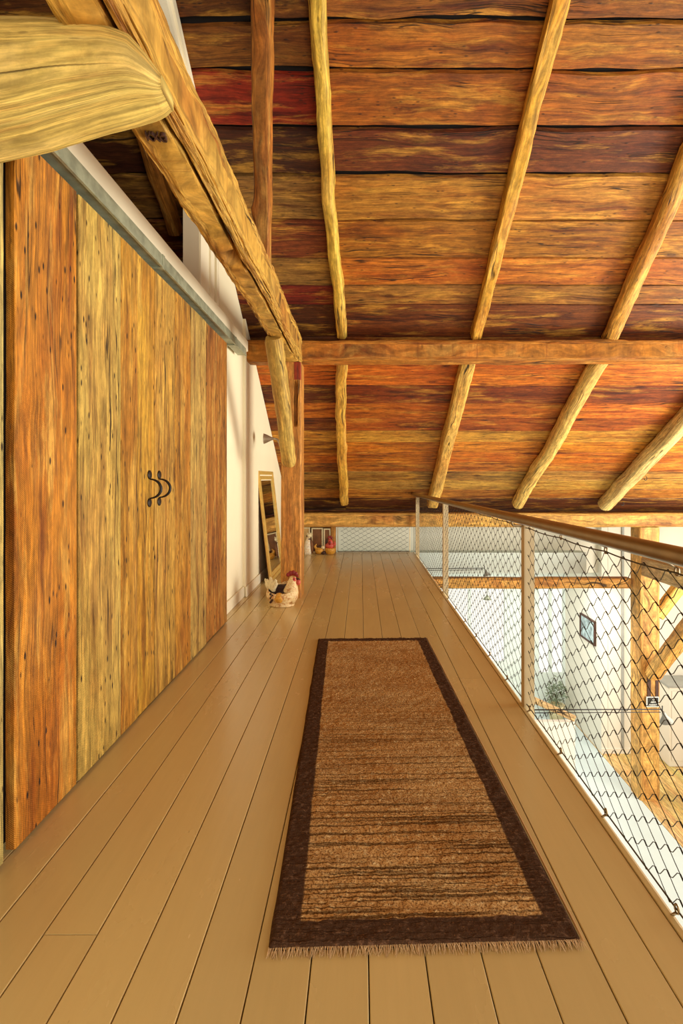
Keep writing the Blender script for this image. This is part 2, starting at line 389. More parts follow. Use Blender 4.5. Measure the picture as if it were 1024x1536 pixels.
# ------------------------------------------------------------------ CEILING (sloping board roof)
def ceiling():
    mb=MB()
    # rows given as (y start, tint)
    rows=[(0.3,(160,88,30)),(.62,(150,80,28)),(.98,(150,80,28)),(1.30,(160,88,30)),(1.66,(150,80,28)),(2.0,(150,80,28)),(2.35,(160,88,30)),(2.7,(150,80,28)),(3.02,(140,72,26)),(3.28,(150,86,30)),(3.53,(180,108,34)),(3.76,(168,94,30)),(4.065,(118,58,26)),(4.358,(188,124,50)),
          (4.69,(184,112,36)),(4.996,(190,108,32)),(5.245,(160,104,44)),(5.435,(124,62,24)),(5.80,(150,78,24)),(6.04,(206,108,28)),
          (6.43,(140,62,22)),(6.70,(200,104,28)),(6.94,(172,84,26)),(7.16,(206,142,52)),(7.37,(212,128,34)),(7.58,(200,112,30)),
          (7.79,(190,108,36)),(7.98,(176,124,58)),(8.17,(196,142,66)),(8.40,(176,108,44)),(8.62,(104,54,24)),(8.95,(120,60,26)),(9.4,(0,0,0))]
    # joints in x between bays
    for r in range(len(rows)-1):
        y0,t0=rows[r]; y1=rows[r+1][0]
        cuts=[-4.2]+([-.25] if r%2==0 or 8<r<18 else [-1.70])+([1.23] if r%3==1 else [])+([2.68] if r%3==0 else [4.1])+[7.2]
        for ci in range(len(cuts)-1):
            x0,x1=cuts[ci]+.002,cuts[ci+1]-.002
            t=t0
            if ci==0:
                t=tuple(int(c*.72) for c in t0)  # leftmost boards darker: own deeper tone plus shade painted into the tint
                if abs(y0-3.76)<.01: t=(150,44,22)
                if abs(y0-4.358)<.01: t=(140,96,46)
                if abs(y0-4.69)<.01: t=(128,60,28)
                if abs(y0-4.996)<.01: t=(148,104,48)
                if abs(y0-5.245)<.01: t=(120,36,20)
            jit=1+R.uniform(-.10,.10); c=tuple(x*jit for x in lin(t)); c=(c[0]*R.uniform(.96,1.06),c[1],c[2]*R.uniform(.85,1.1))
            th=.028+R.random()*.004; dz=R.random()*.010
            off=(R.random()*60,R.random()*60); N=max(4,int((x1-x0)/.12)); s1,s2=R.random()*99,R.random()*99
            g=.010 if y0<4.5 else .005
            amp=.030 if y0<4.6 else (.012 if y0<5.5 else .006)
            b=len(mb.v)
            cl=math.sqrt(1+.66**2)
            for i in range(N+1):
                x=x0+(x1-x0)*i/N
                ya=y0+g+amp*abs(noise.noise(Vector((x*.9,s1,0))))+.3*amp*noise.noise(Vector((x*4,s1,3)))
                yb=y1-g-amp*abs(noise.noise(Vector((x*.9,s2,0))))+.3*amp*noise.noise(Vector((x*4,s2,3)))
                for (yy,zz) in ((ya,0),(yb,0),(yb,th),(ya,th)):
                    cup=.003*noise.noise(Vector((x*1.5,yy*3,s1)))
                    mb.v.append(Vector((x,yy,roofz(yy)+dz+zz+cup)))
            for i in range(N):
                ua,ub=x0+(x1-x0)*i/N+off[0],x0+(x1-x0)*(i+1)/N+off[0]; h=(y1-y0)*cl
                for q,(va,vb) in (((0,1),(0,h)),((1,2),(h,h+th)),((2,3),(h,0)),((3,0),(-th,0))):
                    mb.face((b+i*4+q[0],b+(i+1)*4+q[0],b+(i+1)*4+q[1],b+i*4+q[1]),
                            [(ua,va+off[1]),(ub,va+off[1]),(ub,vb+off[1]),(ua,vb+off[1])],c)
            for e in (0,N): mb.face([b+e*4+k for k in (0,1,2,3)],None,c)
    # dark sheathing above the boards
    b=len(mb.v)
    for (x,y) in ((-4.3,.2),(7.3,.2),(7.3,9.5),(-4.3,9.5)):
        mb.v.append(Vector((x,y,roofz(y)+.055)))
    for (x,y) in ((-4.3,.2),(7.3,.2),(7.3,9.5),(-4.3,9.5)):
        mb.v.append(Vector((x,y,roofz(y)+.10)))
    mb.face((b,b+3,b+2,b+1),None,(1,1,1),1); mb.face((b+4,b+5,b+6,b+7),None,(1,1,1),1)
    for k in range(4): mb.face((b+k,b+(k+1)%4,b+4+(k+1)%4,b+4+k),None,(1,1,1),1)
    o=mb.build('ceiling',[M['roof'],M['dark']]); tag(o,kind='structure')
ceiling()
mb=MB(); b_=0
for (x,y,z) in ((-4.3,.2,6.52),(7.3,.2,6.52),(7.3,-7.5,1.4),(-4.3,-7.5,1.4)):
    mb.v+=[Vector((x,y,z)),Vector((x,y,z+.08))]
for q in ((0,2,4,6),(7,5,3,1),(0,1,3,2),(2,3,5,4),(4,5,7,6),(6,7,1,0)): mb.face(q,[(mb.v[k].x,mb.v[k].y) for k in q],lin((160,92,36)))
tag(mb.build('ceiling_near',M['roof']),kind='structure')

# ------------------------------------------------------------------ FLOOR
def floor():
    mb=MB(); X0=.02; W=.148; end=8.92
    base=(205,181,124)
    seams=[X0+W*k for k in range(-9,6)]
    def board(xa,xb,ya,yb,t,dz=0):
        b=len(mb.v); off=(R.random()*50,R.random()*50); g=.0016; bv=.002
        xa+=g; xb-=g; ya+=.0012; yb-=.0012
        prof=[(xa,-.03),(xa,-bv),(xa+bv,0),(xb-bv,0),(xb,-bv),(xb,-.03)]
        for y in (ya,yb):
            for x,z in prof: mb.v.append(Vector((x,y,z+dz)))
        for k in range(5):
            mb.face((b+k,b+k+1,b+6+k+1,b+6+k),[(ya+off[0],prof[k][0]+off[1]),(ya+off[0],prof[k+1][0]+off[1]),(yb+off[0],prof[k+1][0]+off[1]),(yb+off[0],prof[k][0]+off[1])],t)
        mb.face([b+k for k in range(6)][::-1],None,t); mb.face([b+6+k for k in range(6)],None,t)
    for i,xa in enumerate(seams):
        xb=xa+W if i<len(seams)-1 else .868
        ys=[-.6]
        if abs(xa-(X0-W*6))<.01: ys+=[1.458,5.9]
        else:
            y=R.uniform(2.5,6.5); ys+=[y]
        ys.append(end)
        for a,c in zip(ys[:-1],ys[1:]):
            j=R.uniform(.95,1.05); board(xa,xb,a,c,tuple(x*j for x in lin(base)),R.uniform(-.0006,.0006))
    # sub floor
    mb.box(-1.5,.868,-.6,end,-.30,-.031,lin((60,40,22)),1,1)
    mb.box(-4.2,-1.17,-.6,end,-.30,-.031,lin((60,40,22)),1,1)
    o=mb.build('floor',[M['floor'],M['dark']]); tag(o,kind='structure')
    mb=MB(); mb.box(.869,.888,-.6,end,-.025,.0025,lin(base),1)
    mb2=MB(); mb2.box(.8885,.904,-.6,end,-.34,-.012,(1,1,1),1)
    tag(bevel(mb.build('trim_1',M['floor']),.002),kind='structure')
    tag(bevel(mb2.build('trim_2',M['trimwhite']),.002),kind='structure')
    mb=MB(); mb.box(-1.3,.904,end,end+.03,-.34,-.005,(1,1,1),1); tag(mb.build('trim_3',M['trimwhite']),kind='structure')
floor()

# ------------------------------------------------------------------ LEFT WALL
def poly_wall(name,x0,x1,poly,mat,kind='structure'):
    mb=MB(); n=len(poly)
    for x in (x0,x1):
        for (y,z) in poly: mb.v.append(Vector((x,y,z)))
    mb.face(range(n)); mb.face([n+k for k in range(n)][::-1])
    for k in range(n): mb.face((k,(k+1)%n,n+(k+1)%n,n+k))
    o=mb.build(name,mat); tag(o,kind=kind); return o
def rz(y): return roofz(y)-.002
poly_wall('wall_left',-1.36,-1.235,[(-.5,0),(5.58,0),(5.58,rz(5.58)),(4.08,rz(4.08)),(4.08,2.60),(-.5,2.60)],M['white'])
poly_wall('wall_left_far',-1.36,-1.205,[(5.58,0),(8.95,0),(8.95,rz(8.95)),(5.58,rz(5.58))],M['white'])
# raking band above the opening, following the roof
poly_wall('trim_4',-1.30,-1.205,[(.6,rz(.6)-.20),(4.08,rz(4.08)-.20),(4.08,rz(4.08)),(.6,rz(.6))],M['trimwhite'])
poly_wall('trim_5',-1.205,-1.188,[(.6,rz(.6)-.11),(4.2,rz(4.2)-.11),(4.2,rz(4.2)-.02),(.6,rz(.6)-.02)],M['trimwhite'])
# casing beside the opening
mb=MB()
for (a,b_,p) in ((4.085,4.30,.012),(4.30,4.34,.030),(4.34,4.44,.018),(4.46,4.50,.034),(4.54,4.575,.026)):
    mb.box(-1.235,-1.235+p,a,b_,2.61,roofz(b_)-.015)
tag(bevel(mb.build('trim_6',M['trimwhite']),.004),kind='structure')
# store room behind the doors: top, back
mb=MB(); mb.box(-4.2,-1.36,-.5,8.95,2.50,2.60); tag(mb.build('ceiling_store',M['dark']),kind='structure')
poly_wall('wall_store',-4.3,-4.2,[(-.5,-.03),(8.95,-.03),(8.95,rz(8.95)),(-.5,rz(-.5)+.0)],M['canvas'])
# header board and baseboards
mb=MB(); mb.box(-1.234,-1.128,-.4,5.34,2.507,2.612); tag(bevel(mb.build('trim_7',M['trimwhite']),.006),kind='structure')
mb=MB(); mb.box(-1.234,-1.215,-.4,5.58,0.001,.112); mb.box(-1.204,-1.186,5.56,8.90,0.001,.112)
tag(bevel(mb.build('baseboard_left',M['trimwhite']),.006),kind='structure')

# sliding door track
tr=thing('door_track','galvanised steel sliding track running above the plank doors','track',(-1.16,2.5,2.43))
mb=MB(); mb.box(-1.20,-1.118,-.4,5.20,2.440,2.505); mb.build('track_channel',M['galv'],tr)
mb=MB(); mb.box(-1.124,-1.112,-.4,5.20,2.432,2.441); mb.build('track_lip',M['galv'],tr)
for y in (1.2,3.02,4.78):
    mb=MB(); mb.box(-1.204,-1.114,y-.018,y+.018,2.428,2.508); bevel(mb.build('track_bracket',M['galv'],tr),.002)

# plank doors
def plank_door(name,planks,z0=.012,z1=2.405):
    mb=MB()
    for (ya,yb,t,gap) in planks:
        off=(R.random()*60,R.random()*60); s1,s2=R.random()*99,R.random()*99; N=22; b=len(mb.v)
        j=R.uniform(.95,1.05); c=tuple(x*j for x in lin(t)); dx=R.uniform(0,.006)
        for i in range(N+1):
            z=z0+(z1-z0)*i/N
            a=ya+.0015+gap*max(0,noise.noise(Vector((z*1.1,s1,0))))+.0015*noise.noise(Vector((z*9,s1,0)))
            c2=yb-.0015-gap*max(0,noise.noise(Vector((z*1.3,s2,0))))+.0015*noise.noise(Vector((z*9,s2,0)))
            for x,y in ((-1.185+dx,a),(-1.157+dx,a),(-1.154+dx,a+.003),(-1.154+dx,c2-.003),(-1.157+dx,c2),(-1.185+dx,c2)):
                mb.v.append(Vector((x,y,z)))
        for i in range(N):
            za,zb=z0+(z1-z0)*i/N+off[0],z0+(z1-z0)*(i+1)/N+off[0]
            w=yb-ya; vs=[-.03,-.003,0,w,w+.003,w+.03]
            for k in range(5):
                mb.face((b+i*6+k,b+i*6+k+1,b+(i+1)*6+k+1,b+(i+1)*6+k),[(za,vs[k]+off[1]),(za,vs[k+1]+off[1]),(zb,vs[k+1]+off[1]),(zb,vs[k]+off[1])],c)
        for e,rv in ((0,0),(N,1)):
            mb.face([b+e*6+k for k in range(6)],[(off[0],off[1]+.05*k) for k in range(6)],c)
    y0,y1=planks[0][0],planks[-1][1]
    mb.box(-1.200,-1.187,y0-(.052 if abs(y0-1.772)<.01 else -.004),y1-.004,z0+.02,z1-.01,(1,1,1),2,1)
    o=mb.build(name,[M['door'],M['dark']],loc=(-1.17,(y0+y1)/2,z0)); tag(o,kind='structure'); return o
def Yof(px): return 1.155*800/(541-px)
d1=plank_door('door_1',[(1.20,1.50,(178,140,82),.004),(1.503,1.718,(182,152,92),.004)])
d2=plank_door('door_2',[(1.772,Yof(114.5)-.004,(184,112,34),.010),(Yof(114.5)+.010,Yof(180),(188,146,74),.006),(Yof(180),Yof(205),(180,122,44),.005),(Yof(205),Yof(231),(194,138,48),.004)])
d3=plank_door('door_3',[(Yof(231)+.004,Yof(262),(182,130,56),.004),(Yof(262),Yof(285),(178,118,42),.004),(Yof(285),Yof(308),(176,134,72),.004),(Yof(308)+.022,Yof(340),(158,98,40),.004)])
def pull(parent,y):
    z0,z1=1.0,1.245; 
    h=bpy.data.objects.new('door_handle',None)
    mb=MB()
    zt,zb=1.264,1.112
    r=.022
    for zc in (zt,zb):
        mt=Matrix.Rotation(math.pi/2,3,'Y')
        mb.lathe([(.001,0),(r*.6,.0),(r,.001),(r,.004),(r*.8,.0065),(r*.4,.008),(.001,.0085)],(-1.152,y,zc),n=20,mat=mt,sx=1.1,sy=1.2)
    pts=[];rs=[]
    za,zbm=zt-.024,zb+.024
    for i in range(15):
        t=i/14; a=math.pi*t
        pts.append((-1.148+.058*math.sin(a),y+.006*math.sin(a),za+(zbm-za)*(.5-.5*math.cos(a))))
        rs.append(.0035+.0045*math.sin(a))
    mb.tube(pts,rs,8)
    return mb.build('door_handle',M['iron'],parent,smooth=True,loc=(-1.15,y,1.17))
pull(d2,2.905); pull(d3,3.045)

# ------------------------------------------------------------------ BIG TIMBERS
# tie timber running away from the camera
TB=MB()
o=one_timber('timber_beam','massive hewn timber with a long crack, running away overhead above the doors','beam',M['beam'],
   (-.7075,.85,2.592),(-.7075,5.60,2.592),.188,.285,sq=7,n=112,step=.03,wob=.012,hew=.009,col=lin((194,142,64)),seed=11,
   groove=[(.02,.90,86.0,2.6,.050),(.30,.95,8,2.0,.012),(.1,.6,104,2.5,.010)])
# carved letters on the underside
cv=bpy.data.curves.new('carved_letters','FONT'); cv.body='KXG'; cv.size=.055; cv.extrude=.006; cv.offset=.001
to=bpy.data.objects.new('carved_letters',cv); COL.objects.link(to)
dg=bpy.context.evaluated_depsgraph_get(); me=bpy.data.meshes.new_from_object(to.evaluated_get(dg)); bpy.data.objects.remove(to)
to=bpy.data.objects.new('carved_letters',me); COL.objects.link(to); me.materials.append(M['brownspot'])
to.parent=o; to.rotation_euler=(math.pi,0,math.radians(8)); to.scale=(.62,1,1); to.location=Vector((-.752,1.875,2.4385))-o.location

# foreground log lower left
def log_block():
    mb=MB()
    # outline in X,Z at the front face, right end rounded
    import bisect
    def cv_(t,d=1.44): return [((px-541)/800*1.50, 1.25+(716-py)/800*d) for px,py in t]
    top=[(-1.75,2.50)]+cv_([(-120,14),(0,20),(100,24),(175,36),(208,50),(232,78),(252,106)])
    bot=[(-1.75,2.03)]+cv_([(-120,258),(0,236),(60,222),(130,201),(215,178),(240,172),(252,166)],1.54)
    XE=top[-1][0]-.002
    secs=[]; col=lin((212,178,98)); n=36; yc=1.50; hw=.085; b=len(mb.v); per=1.25
    xs=[];S=60
    def ev(tab,x):
        for i in range(len(tab)-1):
            if tab[i][0]<=x<=tab[i+1][0]:
                t=(x-tab[i][0])/(tab[i+1][0]-tab[i][0]); return tab[i][1]*(1-t)+tab[i+1][1]*t
        return tab[-1][1]
    for i in range(S+1):
        t=i/S; x=-1.75+(1.75+XE)*(1-(1-t)**1.6); xs.append(x)
        zt,zb=ev(top,x),ev(bot,x); zc=(zt+zb)/2; hh=(zt-zb)/2*1.03; w=hw*(1 if x<-.66 else math.sqrt(max(.35,1-((x+.66)/(XE+.66+.02))**2)))
        for k in range(n):
            a=2*math.pi*(k+.5)/n; ca,sa=math.cos(a),math.sin(a); e=2/4.8
            q=Vector((x*3,ca*1.3,sa*1.3)); d=1+.02*noise.noise(q)+.012*noise.noise(q*3.5)+.008*noise.noise(q*9)
            y=math.copysign(abs(ca)**e,ca)*w*d; z=math.copysign(abs(sa)**e,sa)*hh*d
            mb.v.append(Vector((x,yc+y,zc+z)))
    for i in range(S):
        for k in range(n):
            k2=(k+1)%n
            mb.face((b+i*n+k,b+(i+1)*n+k,b+(i+1)*n+k2,b+i*n+k2),[(xs[i]+7,k/n*per),(xs[i+1]+7,k/n*per),(xs[i+1]+7,(k+1)/n*per),(xs[i]+7,(k+1)/n*per)],col)
    mb.face([b+k for k in range(n)][::-1],None,col); mb.face([b+S*n+k for k in range(n)],None,col)
    o=mb.build('timber_beam',M['log'],smooth=True,loc=(-1.2,1.5,2.1))
    tag(o,'pale rounded end of a thick log jutting in at the upper left corner','beam')
log_block()

one_timber('timber_beam','squared horizontal purlin beam crossing the whole ceiling under the rafters','beam',M['beam'],
   (-1.235,5.74,2.590),(7.2,5.74,2.600),.22,.225,sq=9,n=40,step=.08,wob=.012,hew=.006,col=lin((190,116,42)),seed=21,
   groove=[(.12,.5,30.3,.7,.01)])
one_timber('timber_beam','low wall plate beam that the feet of the rafters rest on','beam',M['beam'],
   (-1.20,8.83,.552),(7.2,8.83,.552),.25,.235,sq=9,n=36,step=.1,wob=.006,hew=.004,col=lin((206,148,74)),seed=22)

# loft post with slot, brace
def loft_post():
    t=thing('timber_post','squared reddish timber post standing on the loft floor behind the rooster planter','post',(-.72,5.64,0))
    x0,x1,y0,y1=-.825,-.616,5.50,5.78
    mb=MB(); col=lin((192,124,58)); N=40
    # front face with a sunken mortise, rings of 4 corners jittered; mortise z range
    zs=[2.44*i/N for i in range(N+1)]
    off=(3,5); b=len(mb.v)
    prof=[(x0,y0+.012),(x0+.012,y0),(-.735,y0),(-.690,y0),(-.685,y0),(-.6525,y0),(-.648,y0),(x1-.012,y0),(x1,y0+.014),(x1,y1),(x0,y1)]
    n=len(prof); per=[0]
    for i in range(1,n): per.append(per[-1]+math.dist(prof[i],prof[i-1]))
    for z in zs:
        for k,(x,y) in enumerate(prof):
            d=.004*noise.noise(Vector((x*9,y*9,z*3))); d2=.004*noise.noise(Vector((x*9,y*9,z*3+50)))
            yy=y
            if 1.80<z<2.24 and k in (4,5): yy+=.07
            mb.v.append(Vector((x+d,yy+d2,z)))
    for i in range(N):
        for k in range(n):
            k2=(k+1)%n; v2=per[k]+(.2 if k2==0 else per[k2]-per[k])
            c=col
            if zs[i]>2.24 and 3<=k<=7: c=lin((150,52,28))
            mb.face((b+i*n+k,b+i*n+k2,b+(i+1)*n+k2,b+(i+1)*n+k),[(zs[i]+off[0],per[k]+off[1]),(zs[i]+off[0],v2+off[1]),(zs[i+1]+off[0],v2+off[1]),(zs[i+1]+off[0],per[k]+off[1])],c)
    mb.face([b+k for k in range(n)][::-1],None,col); mb.face([b+N*n+k for k in range(n)],None,col)
    mb.build('post_body',M['post'],t,loc=(-.72,5.64,0))
loft_post()
one_timber('timber_brace','round peeled brace pole leaning from the hewn timber to the loft post','brace',M['pole'],
   (-.722,5.42,1.385),(-.745,4.57,2.455),.14,.15,sq=2.2,n=24,step=.04,wob=.008,hew=.006,col=lin((190,148,74)),seed=31,endround=.06,taper=1.12)
one_timber('timber_strut','upright squared strut with a knob, rising from the hewn timber to the roof','strut',M['pole'],
   (-.690,3.80,2.71),(-.628,3.38,4.42),.095,.11,taper=1.55,sq=5,n=24,step=.05,wob=.012,hew=.007,col=lin((168,100,38)),seed=32,knobs=[(.22,0.2,.055,.030)])

# rafters: (x top, y top, x bottom, y bottom, dia top, dia bottom, sq)
def rafter(label,xt,yt,xb,yb,d0,d1,sq,col,seed,bow=(0,0),knobs=()):
    zt=roofz(yt)-d0*.5; zb=roofz(yb)-d1*.5
    one_timber('rafter',label,'rafter',M['pole'],(xb,yb,zb),(xt,yt,zt),d1,d1,sq=sq,n=24,step=.07,taper=d0/d1,wob=.030 if sq<4 else .012,
       hew=.008,col=lin(col),seed=seed,bow=bow,knobs=knobs,group=None)
rafter('pale round upper rafter left of centre, above the purlin',-.30,2.3,-.205,5.72,.115,.105,2.5,(216,168,70),41,bow=(.02,0),knobs=[(.7,4.4,.05,.012)])
rafter('straight squared upper rafter right of centre, above the purlin',1.275,2.3,1.235,5.72,.12,.11,5,(212,150,56),42)
rafter('thick round upper rafter at the right, above the purlin',2.50,2.9,2.665,5.72,.15,.16,2.3,(200,136,56),43)
rafter('crooked lower rafter left of centre, below the purlin',-.205,5.90,-.265,8.60,.125,.135,2.6,(212,154,62),44,bow=(.03,0),knobs=[(.45,3.6,.06,.016)])
rafter('squared lower rafter right of centre, foot behind the handrail',1.205,5.90,1.150,8.60,.16,.175,4,(212,158,78),45)
rafter('thick round lower rafter at the right, below the purlin',2.68,5.90,2.53,8.60,.19,.19,2.4,(214,166,92),46)
rafter('flattened lower rafter with hooks, nearest the right edge of the photo',4.22,5.90,3.93,8.60,.23,.22,2.8,(206,170,112),47)
rafter('upper rafter seen behind the hewn timber, through the opening over the doors',-1.66,2.0,-1.64,4.72,.13,.12,3,(170,104,40),48)
# hooks on the last rafter
for (y,x) in ((8.35,4.10),(7.75,4.14)):
    mb=MB(); z=roofz(y)-.235
    pts=[Vector((x+.02*math.cos(a)-.03,y-.05,z+.028*math.sin(a)-.01)) for a in [math.pi*.5-i*math.pi*1.5/10 for i in range(11)]]
    mb.tube(pts,.0045,6); 
    tag(mb.build('rafter_hook',M['iron'],smooth=True,loc=(x,y,z)),'small dark metal hook on the %s of the flattened right-hand rafter'%('foot' if y>8 else 'middle'),'hook')

# ------------------------------------------------------------------ BACK CORNER of the loft
mb=MB(); mb.box(-1.20,-.49,9.0,9.04,-.02,.44,(1,1,1),2); tag(mb.build('wall_back',M['canvas']),kind='structure')
one_timber('timber_stud','short upright stud below the wall plate beside the end net','stud',M['post'],(-.455,8.88,0),(-.455,8.88,.434),.085,.085,sq=7,n=24,step=.05,wob=.002,hew=.002,col=lin((176,116,54)),seed=51)
def leaning_frame(x,w,h,label,panel,fr):
    t=thing('picture_frame',label,'picture',(x,8.80,0))
    mb=MB(); mb.box(x-w/2+.018,x+w/2-.018,8.862,8.868,.02,h-.015); mb.build('panel',panel,t)
    mb=MB()
    mb.box(x-w/2,x-w/2+.02,8.852,8.876,0.001,h); mb.box(x+w/2-.02,x+w/2,8.852,8.876,0.001,h)
    mb.box(x-w/2+.02,x+w/2-.02,8.852,8.876,0.001,.02); mb.box(x-w/2+.02,x+w/2-.02,8.852,8.876,h-.02,h); mb.build('frame',fr,t)
M['tanpanel']=simple('tan_panel',(196,160,98),.6,var=.15)
leaning_frame(-.93,.17,.42,'tan panel in a pale frame leaning behind the tall cat figurine',M['tanpanel'],M['straw'])
leaning_frame(-.725,.19,.41,'brown panel in a cream frame leaning behind the small figurine',M['canvas'],M['straw'])
leaning_frame(-.560,.115,.40,'dark panel in a cream frame leaning behind the hen basket',M['canvas'],M['straw'])

# end net panel (frame + net)
def net_mesh(mb,place,u0,u1,v0,v1,a=.065,b=.0368,r=.0013,fer=.0085,n=4,edges=True):
    """place(u,v)->Vector ; wires inside the rectangle"""
    i0,i1=math.ceil(u0/a),math.floor(u1/a); j1=int(round((v1-v0)/b))
    def node(i,j): return (i*a, v0+j*b)
    for i in range(i0,i1+1):
        for j in range(0,j1+1):
            if (i+j)%2: continue
            u,v=node(i,j); D=math.hypot(a,b); du,dv=-a/D*fer,-b/D*fer
            mb.tube([place(u-du,v-dv),place(u+du,v+dv)],r*1.9,n,m=1,cap=True)
            if j-1>=0 and i-1>=i0:      # straight strand down toward the camera
                u2,v2=node(i-1,j-1)
                sg=.0012
                mb.tube([place(u+du,v+dv),place((u+u2)/2,(v+v2)/2-sg),place(u2-du,v2-dv)],r,n,cap=False)
            if j+1<=j1 and i-1>=i0:     # curved strand up toward the camera
                u2,v2=node(i-1,j+1); A=(u+du,v+dv); B=(u2-du,v2-dv)
                pts=[A,(A[0]+.28*(B[0]-A[0]),A[1]+.17*(B[1]-A[1])),(A[0]+.5*(B[0]-A[0]),A[1]+.5*(B[1]-A[1])),(A[0]+.72*(B[0]-A[0]),A[1]+.83*(B[1]-A[1])),B]
                mb.tube([place(*p) for p in pts],r,n,cap=False)
def end_panel():
    t=thing('net_panel','low wire net panel closing the far end of the walkway','net',(.2,8.90,0))
    x0,x1=-.385,.815
    mb=MB()
    for (a,b_) in (((x0,.012),(x1,.012)),((x0,.425),(x1,.425)),((x0,.012),(x0,.425)),((x1,.012),(x1,.425))):
        mb.tube([(a[0],8.90,a[1]),(b_[0],8.90,b_[1])],.006,8)
    mb.build('frame',M['clip'],t)
    mb=MB(); net_mesh(mb,lambda u,v:Vector((u,8.90,v)),x0,x1,.02,.42,r=.0022)
    mb.build('net',[M['cable'],M['ferrule']],t)
end_panel()

# ------------------------------------------------------------------ RAILING
def railing():
    XP=.918; XR=.828
    t=thing('railing','steel and wire net railing with bronze handrail along the open edge of the loft','railing',(XP,4,0))
    def zr(y): return 1.057-.0088*y
    mb=MB(); pts=[(XR,y,zr(y)) for y in [i*.5-.6 for i in range(20)]]+[(XR,9.02,zr(9.02))]
    mb.tube(pts,.0255,20); mb.build('handrail',M['rail'],t,smooth=True)
    mb=MB(); mb.tube([(XR+.012,9.0,zr(9)-.02),(XR+.05,9.0,zr(9)-.03),(XP-.02,9.0,.93),(XP-.02,9.0,.02)],.004,8); mb.build('end_cable',M['cable'],t,smooth=True)
    posts=(.05,2.90,5.75,8.60)
    for y in posts:
        mb=MB(); mb.box(XP-.030,XP-.024,y,y+.055,-.26,1.0); mb.box(XP-.024,XP+.026,y,y+.007,-.26,1.0)
        mb.box(XP-.0299,XP+.020,y+.055,y+.060,-.26,-.04)
        p=bevel(mb.build('post',M['steelpaint'],t),.001)
        mb=MB(); zz=zr(y)
        mb.tube([(XP-.018,y+.03,.985),(XP-.03,y+.03,.985),(XP-.07,y+.03,.985),(XR+.006,y+.03,.988),(XR,y+.03,1.0),(XR,y+.03,zz-.02)],.0065,10)
        s=mb.build('rail_bracket',M['clip'],t,smooth=True)
    # cables
    clips=[.2+.44*i for i in range(20)]
    clips=[y for y in clips if y<8.7]
    for z,nm,sg in ((.978,'top_cable',.007),(-.004,'bottom_cable',.0)):
        mb=MB(); pts=[]
        for i in range(len(clips)-1):
            for k in range(6):
                f=k/6; pts.append((XP-.016 if z<.5 else XP-.02,clips[i]+f*.44,z-sg*4*f*(1-f)+(.02 if z<.5 else 0)))
        pts.append((XP-.02,8.95,z+(.02 if z<.5 else 0)))
        mb.tube(pts,.0028,6); mb.build(nm,M['cable'],t,smooth=True)
    for y in clips:
        for z,top in ((.978,1),(.016,0)):
            mb=MB(); ring=[(XP-.018,y+.010*math.cos(a),z+.004+.012*math.sin(a)) for a in [2*math.pi*k/12 for k in range(12)]]
            mb.tube(ring,.003,6,closed=True)
            if top: mb.tube([(XP-.02,y,z+.014),(XR+.016,y,zr(y)-.02)],.0022,6)
            else: mb.tube([(XP-.018,y,z-.006),(XP-.034,y,.001)],.004,6)
            mb.build('cable_clip',M['clip'],t,smooth=True,loc=(XP-.02,y,z))
    for ya,yb in zip((.10,2.99,5.84),(2.88,5.73,8.90)):
        mb=MB(); net_mesh(mb,lambda u,v:Vector((XP-.018+.004*noise.noise(Vector((u*3,v*3,0))),u,v)),ya,yb,.018,.97)
        mb.build('net',[M['cable'],M['ferrule']],t)
railing()

